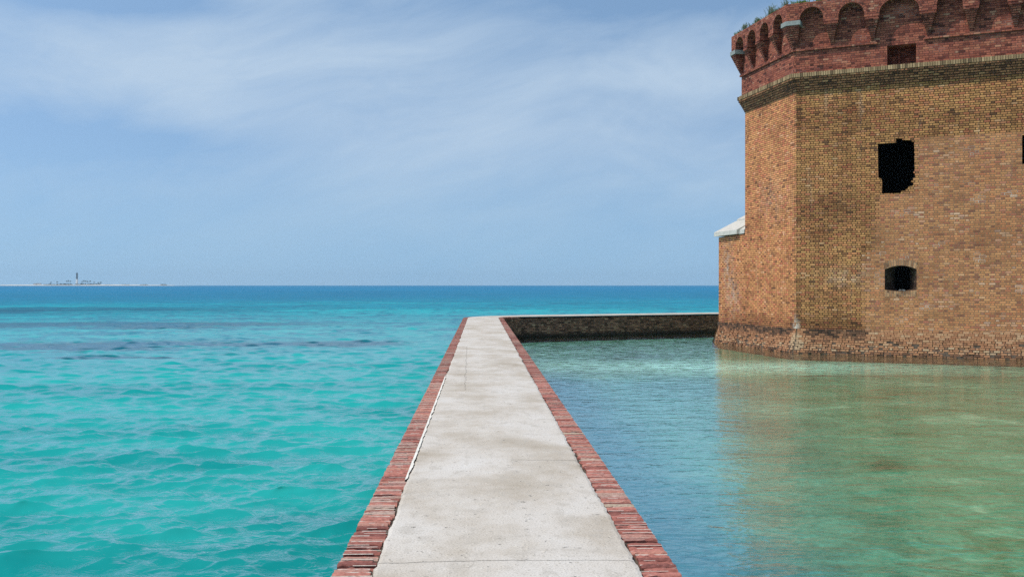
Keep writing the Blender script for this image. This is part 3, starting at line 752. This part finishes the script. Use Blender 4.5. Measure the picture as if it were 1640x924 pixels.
def slope(tex, amp):
    n = g.node('ShaderNodeVectorMath', dict(operation='SUBTRACT')); g.put(n.inputs[0], tex); n.inputs[1].default_value = (.5, .5, .5)
    k = g.node('ShaderNodeVectorMath', dict(operation='SCALE')); g.nt.links.new(n.outputs[0], k.inputs[0]); g.put(k.inputs['Scale'], amp)
    f_ = g.node('ShaderNodeVectorMath', dict(operation='MULTIPLY')); g.nt.links.new(k.outputs[0], f_.inputs[0]); f_.inputs[1].default_value = (1, 1, 0); return f_.outputs[0]
v2 = g.node('ShaderNodeVectorMath', dict(operation='ADD')); g.put(v2.inputs[0], nb_); g.put(v2.inputs[1], slope(g.noise(g.vec(x*3.0, y*6.0, 1.0), 1.0, 4.0, 0.6, color=True), dist.ss(8, 40)*0.42+0.04))
v3 = g.node('ShaderNodeVectorMath', dict(operation='NORMALIZE')); g.nt.links.new(v2.outputs[0], v3.inputs[0]); nrm = v3.outputs[0]
fr = g.node('ShaderNodeFresnel', None, IOR=1.60, Normal=nrm)
tr = g.node('ShaderNodeBsdfTransparent', None, Color=(.88, .98, .96))
gl = g.node('ShaderNodeBsdfGlossy', None, Color=(1, 1, 1), Roughness=0.03, Normal=nrm)
mx = g.node('ShaderNodeMixShader'); g.nt.links.new(fr.outputs[0], mx.inputs[0]); g.nt.links.new(tr.outputs[0], mx.inputs[1]); g.nt.links.new(gl.outputs[0], mx.inputs[2])
g.nt.links.new(mx.outputs[0], out.inputs[0]); M_MOAT = m
moat_sheet('moat_water', 0.0, M_MOAT)

# ------------------------------------------------------------------ open sea
def build_sea():
    r = [1.2]
    while r[-1] < 260: r.append(r[-1]*1.0036 if r[-1] > 6 else r[-1]*1.04)
    while r[-1] < 5500: r.append(r[-1]*1.05)
    r[-1] = 5500.0; r = np.array(r)
    th = np.concatenate([np.arange(R(58), R(124), 0.0016), np.arange(R(124), R(418), R(2.0))])   # closed ring
    RR, TT = np.meshgrid(r, th, indexing='ij'); X = RR*np.cos(TT); Y = RR*np.sin(TT)
    nr, nt_ = RR.shape
    rs = np.random.RandomState(4); spacing = RR*0.0036
    spacing = np.where((TT > R(124)), RR*0.035, spacing)
    Z = np.zeros_like(X); DX = np.zeros_like(X); DY = np.zeros_like(X)
    N = 110
    for i in range(N):
        lam = 0.15*(20.0**(((i+rs.rand())/N)**1.6))
        ang = R(-72)+rs.randn()*R(42); k = 2*math.pi/lam
        st_ = 0.030 if lam < 0.27 else (0.050 if lam < 0.62 else 0.050*(0.62/lam)**0.95)
        amp = st_/k; ph = rs.rand()*6.283
        fade = np.clip((lam/spacing-2.0)/1.6, 0, 1)
        if not fade.any(): continue
        P = k*(X*math.cos(ang)+Y*math.sin(ang))+ph
        Z += fade*amp*np.cos(P); s_ = fade*amp*np.sin(P)*1.15
        DX -= s_*math.cos(ang); DY -= s_*math.sin(ang)
    Xd = X+DX; Yd = Y+DY
    # polygons, dropped inside the moat and over the wall's landward side
    idx = np.arange(nr*nt_).reshape(nr, nt_)
    nx = np.roll(idx, -1, axis=1)
    q = np.stack([idx[:-1], idx[1:], nx[1:], nx[:-1]], axis=-1).reshape(-1, 4)
    cxm = X.ravel()[q].mean(1); cym = Y.ravel()[q].mean(1)
    poly = np.array([( at(LEN[i]+1e-4 if i < len(CL)-1 else LEN[i]-1e-4, 0.0) ) for i in range(len(CL))] + [(75, right_loop[-1][1]), (75, -14)])
    inside = np.zeros(len(q), bool); near = (np.abs(cxm) < 80) & (cym > -20) & (cym < 90)
    px, py = cxm[near], cym[near]; c = np.zeros(px.shape, bool); n = len(poly)
    for i in range(n):
        x0, y0 = poly[i]; x1, y1 = poly[(i+1) % n]
        if y0 == y1: continue
        cond = ((y0 > py) != (y1 > py)) & (px < (x1-x0)*(py-y0)/(y1-y0)+x0); c ^= cond
    inside[near] = c; q = q[~inside]
    me = bpy.data.meshes.new('sea'); co = np.stack([Xd, Yd, Z], -1).reshape(-1, 3).astype(np.float32)
    me.vertices.add(len(co)); me.vertices.foreach_set('co', co.ravel())
    me.loops.add(len(q)*4); me.polygons.add(len(q)); me.loops.foreach_set('vertex_index', q.ravel().astype(np.int32))
    me.polygons.foreach_set('loop_start', np.arange(0, len(q)*4, 4, dtype=np.int32)); me.polygons.foreach_set('loop_total', np.full(len(q), 4, dtype=np.int32))
    me.polygons.foreach_set('use_smooth', np.ones(len(q), bool)); me.update(calc_edges=True); me.validate()
    # keep normals up
    if me.polygons[len(me.polygons)//2].normal.z < 0: me.flip_normals()
    o = bpy.data.objects.new('sea', me); COL.objects.link(o); return tag(o, kind='structure')
sea = build_sea()
m, g, out = new_mat('turquoise_sea_water')
x, y, z = g.pos()
dist = (x*x+y*y).m('SQRT')
# water colour over white sand, with seagrass beds and the deeper channel offshore
na = g.noise(g.vec(x*0.020, y*0.060, 0.0), 1.0, 6.0, 0.6, dist=0.6)
nb = g.noise(g.vec(x*0.12, y*0.28, 3.0), 1.0, 5.0, 0.62, dist=0.5)
nc = g.noise(g.vec(x*0.7, y*1.4, 6.0), 1.0, 4.0, 0.6)
ld = (dist.m('LOGARITHM', 10.0))
col = g.ramp((ld-0.8)/2.7, [(.0, (.006, .195, .19)), (.12, (.010, .245, .235)), (.24, (.014, .30, .29)), (.36, (.010, .295, .315)), (.46, (.003, .23, .30)), (.56, (.003, .175, .30)), (.68, (.004, .17, .32)), (1, (.004, .155, .31))])
col = g.mix(nb.ss(.40, .66)*dist.lt(60)*0.40, col, (.035, .43, .39))
col = g.mix(nb.ss(.52, .36)*0.25, col, (.001, .15, .16))
def bed(x0, y0, sx, sy, amp=1.0):
    return blobm(g, x+(nb-.5)*14, y+(nb-.5)*12+(na-.5)*10, x0, y0, sx, sy)*amp
beds = bed(-24, 62, 16, 5.5, 1.2) + bed(-15, 40.5, 9.5, 3.0, 1.3) + bed(-12, 35.0, 3.5, 1.2, .8) + bed(-6.5, 42.5, 2.5, 2.2, .8) + bed(-50, 98, 32, 18, .9) + bed(-24, 140, 30, 14, .45) + bed(-30, 60, 9, 3, .6) + bed(20, 150, 30, 9, .4)
grass = (beds*((nb-.34)*2.6+nc*0.6+0.1) + na.ss(.56, .66)*dist.ss(75, 120)*0.35).clamp()
col = g.mix(grass.ss(.25, .75)*0.80, col, (.008, .045, .085))
col = g.mix(dist.ss(60, 90)*dist.ss(200, 120)*na.ss(.5, .38)*0.5*x.gt(-60), col, (.006, .38, .40))
nf = g.noise(g.vec(x*0.010, y*0.0035, 2.0), 1.0, 6.0, 0.7); nh = g.noise(g.vec(x*0.05, y*0.02, 8.0), 1.0, 6.0, 0.7)
col = g.mix(dist.ss(90, 220)*((nf-.5)*2.2+(nh-.5)*1.6+.30).clamp()*0.55, col, (.003, .08, .19))
nd = g.noise(g.vec(x*0.22, y*0.30, 12.0), 1.0, 5.0, 0.7, dist=0.6); ne = g.noise(g.vec(x*0.8, y*1.2, 14.0), 1.0, 4.0, 0.7)
col = g.mix(((nd*0.6+ne*0.4).ss(.47, .56)*dist.ss(22, 60)*dist.ss(700, 200)*0.75).clamp(), col, (.003, .12, .19))
# ripples as slopes of the surface
sA = g.noise(g.vec(x*1.0, y*1.0, 0.0), 6.0, 3.0, 0.6, color=True)
sB = g.noise(g.vec(x*0.8, y*1.3, 7.0), 0.55, 5.0, 0.65, color=True)
def slope(tex, amp):
    n = g.node('ShaderNodeVectorMath', dict(operation='SUBTRACT')); g.put(n.inputs[0], tex); n.inputs[1].default_value = (.5, .5, .5)
    k = g.node('ShaderNodeVectorMath', dict(operation='SCALE')); g.nt.links.new(n.outputs[0], k.inputs[0]); g.put(k.inputs['Scale'], amp)
    f_ = g.node('ShaderNodeVectorMath', dict(operation='MULTIPLY')); g.nt.links.new(k.outputs[0], f_.inputs[0]); f_.inputs[1].default_value = (1, 1, 0); return f_.outputs[0]
geo = g.nt.nodes.new('ShaderNodeNewGeometry')
ampB = dist.ss(30, 160)*1.0
v1 = g.node('ShaderNodeVectorMath', dict(operation='ADD')); g.put(v1.inputs[0], slope(sA, dist.ss(25, 140)*0.45+0.08)); g.put(v1.inputs[1], slope(sB, ampB))
v2 = g.node('ShaderNodeVectorMath', dict(operation='ADD')); g.nt.links.new(v1.outputs[0], v2.inputs[0]); rip = g.noise(g.vec(x*4.2+y*1.0, y*6.5-x*0.8, 0.0), 1.0, 3.0, 0.5, dist=0.9)
g.nt.links.new(g.bump((rip*2.0-1.0).abs()*-0.015*dist.ss(45, 12), 1.0, 1.0), v2.inputs[1])
v3 = g.node('ShaderNodeVectorMath', dict(operation='NORMALIZE')); g.nt.links.new(v2.outputs[0], v3.inputs[0]); nrm = v3.outputs[0]
upn = g.node('ShaderNodeVectorMath', dict(operation='ADD')); g.nt.links.new(geo.outputs['Normal'], upn.inputs[0]); upn.inputs[1].default_value = (0, 0, 2.5)
upm = g.node('ShaderNodeVectorMath', dict(operation='NORMALIZE')); g.nt.links.new(upn.outputs[0], upm.inputs[0])
body = g.node('ShaderNodeBsdfDiffuse', None, Color=col, Normal=upm.outputs[0])      # light scattered from below the surface
fr = g.node('ShaderNodeFresnel', None, IOR=1.50, Normal=nrm)
gl = g.node('ShaderNodeBsdfGlossy', None, Color=(1, 1, 1), Roughness=0.06, Normal=nrm)
mx = g.node('ShaderNodeMixShader'); g.put(mx.inputs[0], ((S(g, fr.outputs[0])-0.13)*2.5).clamp().min(0.50)*(dist.ss(18, 110)*-0.70+1.0)); g.nt.links.new(body.outputs[0], mx.inputs[1]); g.nt.links.new(gl.outputs[0], mx.inputs[2])
g.nt.links.new(mx.outputs[0], out.inputs[0]); sea.data.materials.append(m)

# ------------------------------------------------------------------ far island with its lighthouse
DI = 4000.0
def ix(px): return (px-820)/1640*DI
def lathe(mb, cx, cy, prof, n=20):
    for (r0, z0), (r1, z1) in zip(prof, prof[1:]):
        for k in range(n):
            a, b = 2*math.pi*k/n, 2*math.pi*(k+1)/n
            mb.poly([(cx+r0*math.cos(a), cy+r0*math.sin(a), z0), (cx+r0*math.cos(b), cy+r0*math.sin(b), z0), (cx+r1*math.cos(b), cy+r1*math.sin(b), z1), (cx+r1*math.cos(a), cy+r1*math.sin(a), z1)])
mb = MB(); x0, x1 = ix(-8), ix(310); NX = 120
rowsI = []
for i in range(NX+1):
    t = i/NX; x_ = x0+(x1-x0)*t; e = min(1, t*12, (1-t)*3.2); e = math.sin(e*math.pi/2); w = 130*e*(.8+.3*noise.noise(Vector((x_*.004, 0, 0))))+4
    h = (3.6+1.2*noise.noise(Vector((x_*.006, 5, 0))))*e
    if x_ > ix(275): h *= .35
    rowsI.append([(x_, DI-w, -.5), (x_, DI-w*.8, h*.7), (x_, DI, h), (x_, DI+w*.8, h*.7), (x_, DI+w, -.5)])
for a, b in zip(rowsI, rowsI[1:]):
    for j in range(4): mb.poly([a[j], b[j], b[j+1], a[j+1]])
tag(mb.build('island', M_SANDI), kind='structure')
lx = ix(123.3)
lh = tag(empty('lighthouse', (lx, DI, 3.5)), 'tall lighthouse, black above and white below, on the distant sandy island', 'lighthouse')
def lhb(name, mat, prof, parent=lh):
    mb = MB(); lathe(mb, 0, 0, prof); o = mb.build(name, mat, parent); return o
lhb('lower_tower', M_LHW, [(4.6, -1), (4.4, 4), (3.7, 22)]); tw = lhb('upper_tower', M_LHB, [(3.7, 22), (3.0, 40), (3.5, 41), (4.4, 42), (4.4, 42.6), (0, 42.6)])
lhb('gallery', M_LHB, [(4.3, 42.6), (4.3, 43.6), (4.2, 43.6), (4.2, 42.6)]); lhb('lantern', M_LHG, [(2.3, 42.6), (2.3, 46.5), (0, 46.5)]); lhb('lantern_roof', M_LHB, [(2.7, 46.4), (1.4, 48.3), (.3, 49), (.3, 50.2), (0, 50.2)])
def shrub(px, wpx, hpx, lab='low dark shrub among the trees on the distant island', dy=0, grp='shrubs on the distant island'):
    mb = MB(); X_, w, h = ix(px), wpx/1640*DI, hpx/1640*DI; cy = DI-30+dy
    for k in range(int(26+w*1.2)):
        t = rng.uniform(-1, 1); hh = h*math.sqrt(max(.05, 1-t*t))*rng.uniform(.3, 1); x_ = X_+t*w/2; y_ = cy+rng.gauss(0, 4); z_ = 3+hh*.75
        r_ = rng.uniform(.8, 1.8)
        p_ = [(x_+r_*rng.uniform(-1, 1), y_+r_*rng.uniform(-1, 1), z_+r_*rng.uniform(-1, 1)) for q in range(4)]
        mb.poly([p_[0], p_[1], p_[2]]); mb.poly([p_[0], p_[2], p_[3]]); mb.poly([p_[1], p_[2], p_[3]]); mb.poly([p_[0], p_[1], p_[3]])
        mb.poly([(x_-1.6, y_, 2.5), (x_+1.6, y_, 2.5), (x_+1.2, y_, z_), (x_-1.2, y_, z_)]); mb.poly([(x_, y_-1.6, 2.5), (x_, y_+1.6, 2.5), (x_, y_+1.2, z_), (x_, y_-1.2, z_)])
    tag(mb.build('shrub', M_SHRUB), lab, 'shrub', grp)
for px, w, h in [(80, 8, 1.2), (86, 3, 2.8), (91, 5, 1.6), (97, 5, 2.3), (103, 5, 2.8), (109, 6, 3.0), (114, 5, 2.6), (119, 4, 2.8), (128, 5, 2.2), (132, 4, 1.8), (136, 4, 3.8), (142, 5, 2.2), (147, 5, 2.4), (150, 4, 2.8), (155, 3, 2.6), (159, 4, 3.0), (164, 3, 2.8), (180, 14, 1.0), (207, 12, 1.0), (235, 12, .9)]:
    shrub(px, w, h, 'low dark shrub left of the lighthouse on the distant island' if px < 123 else 'low dark shrub right of the lighthouse on the distant island')
shrub(266, 11, 1.6, 'lone low bush near the right end of the distant island', 0, None)
for px, hp in [(85.5, 4.2), (94.5, 5.2), (110.5, 6.5), (112.5, 7.2), (116.5, 6.6), (135.0, 5.5), (138.0, 7.2), (141.2, 6.6), (143.8, 6.0), (149.2, 6.4), (155.5, 4.6), (159.5, 4.2), (163.8, 4.6)]:
    h = hp/1640*DI; e = tag(empty('palm_tree', (ix(px), DI-20+rng.uniform(-8, 8), 3.0)), 'tiny hazy palm tree left of the distant lighthouse' if px < 123 else 'tallest of the tiny palm trees right of the distant lighthouse' if px == 138.0 else 'tiny hazy palm tree right of the distant lighthouse', 'palm tree', 'palms on the distant island')
    mb = MB(); ln_ = rng.uniform(-1.5, 1.5)
    for i in range(6):
        a, b = i/6, (i+1)/6; xa, xb = ln_*a*a, ln_*b*b; ra, rb = .45-.2*a, .45-.2*b
        for k in range(6):
            t0, t1 = k*math.pi/3, (k+1)*math.pi/3
            mb.poly([(xa+ra*math.cos(t0), ra*math.sin(t0), a*h), (xa+ra*math.cos(t1), ra*math.sin(t1), a*h), (xb+rb*math.cos(t1), rb*math.sin(t1), b*h), (xb+rb*math.cos(t0), rb*math.sin(t0), b*h)])
    mb.build('trunk', M_PALM, e); mb = MB()
    for k in range(16):
        an = k*2.4; L = rng.uniform(3.6, 5.2); el_ = rng.uniform(-.2, .9); px_, pz_ = 0, 0; pr = None
        for i in range(5):
            t = i/4; rr = L*t; zz = h+L*(el_*t-1.1*t*t); w_ = 1.2*math.sin(math.pi*min(.95, t+.15)); c_, s_ = math.cos(an), math.sin(an)
            cur = ((ln_+c_*rr-s_*w_, s_*rr+c_*w_, zz-.3*w_), (ln_+c_*rr, s_*rr, zz+.1), (ln_+c_*rr+s_*w_, s_*rr-c_*w_, zz-.3*w_))
            if pr: mb.poly([pr[0], cur[0], cur[1], pr[1]]); mb.poly([pr[1], cur[1], cur[2], pr[2]])
            pr = cur
    mb.build('crown', M_SHRUB, e)
for px, w, h, lab in [(69.5, 18, 5.0, 'low pale house at the left end of the distant tree line'), (64.5, 12, 4.0, 'small pale boathouse on the island shore, left of the other house')]:
    hs = tag(empty('house', (ix(px), DI-40, 2.2)), lab, 'house'); mb = MB(); mr = MB(); w2 = w/2
    c = [(-w2, -4), (w2, -4), (w2, 4), (-w2, 4)]
    for i in range(4):
        a, b = c[i], c[(i+1) % 4]; mb.poly([(a[0], a[1], 0), (b[0], b[1], 0), (b[0], b[1], h), (a[0], a[1], h)])
    mb.build('wall', M_LHW, hs)
    mr.poly([(-w2-1, -5, h), (w2+1, -5, h), (w2+1, 0, h+2.4), (-w2-1, 0, h+2.4)]); mr.poly([(-w2-1, 5, h), (w2+1, 5, h), (w2+1, 0, h+2.4), (-w2-1, 0, h+2.4)])
    mr.poly([(-w2-1, -5, h), (-w2-1, 5, h), (-w2-1, 0, h+2.4)]); mr.poly([(w2+1, -5, h), (w2+1, 5, h), (w2+1, 0, h+2.4)]); mr.build('roof', M_ROOFI, hs)

# ------------------------------------------------------------------ sea haze: one closed box of even density
HAZE = 1.0e-4
m, g, out = new_mat('sea_haze')
vn = g.node('ShaderNodeVolumePrincipled', None, Color=(.58, .80, .97), Density=HAZE); vn.inputs['Anisotropy'].default_value = 0.2
g.nt.links.new(vn.outputs[0], out.inputs['Volume'])
bm = bmesh.new(); bmesh.ops.create_cube(bm, size=1)
for v_ in bm.verts: v_.co = (v_.co.x*11400, v_.co.y*11400, 60.0 if v_.co.z > 0 else -3.0)
me = bpy.data.meshes.new('haze'); bm.to_mesh(me); bm.free(); me.materials.append(m)
ho = bpy.data.objects.new('haze', me); COL.objects.link(ho); tag(ho, 'pale sea haze over the whole scene', 'haze', kind='stuff')
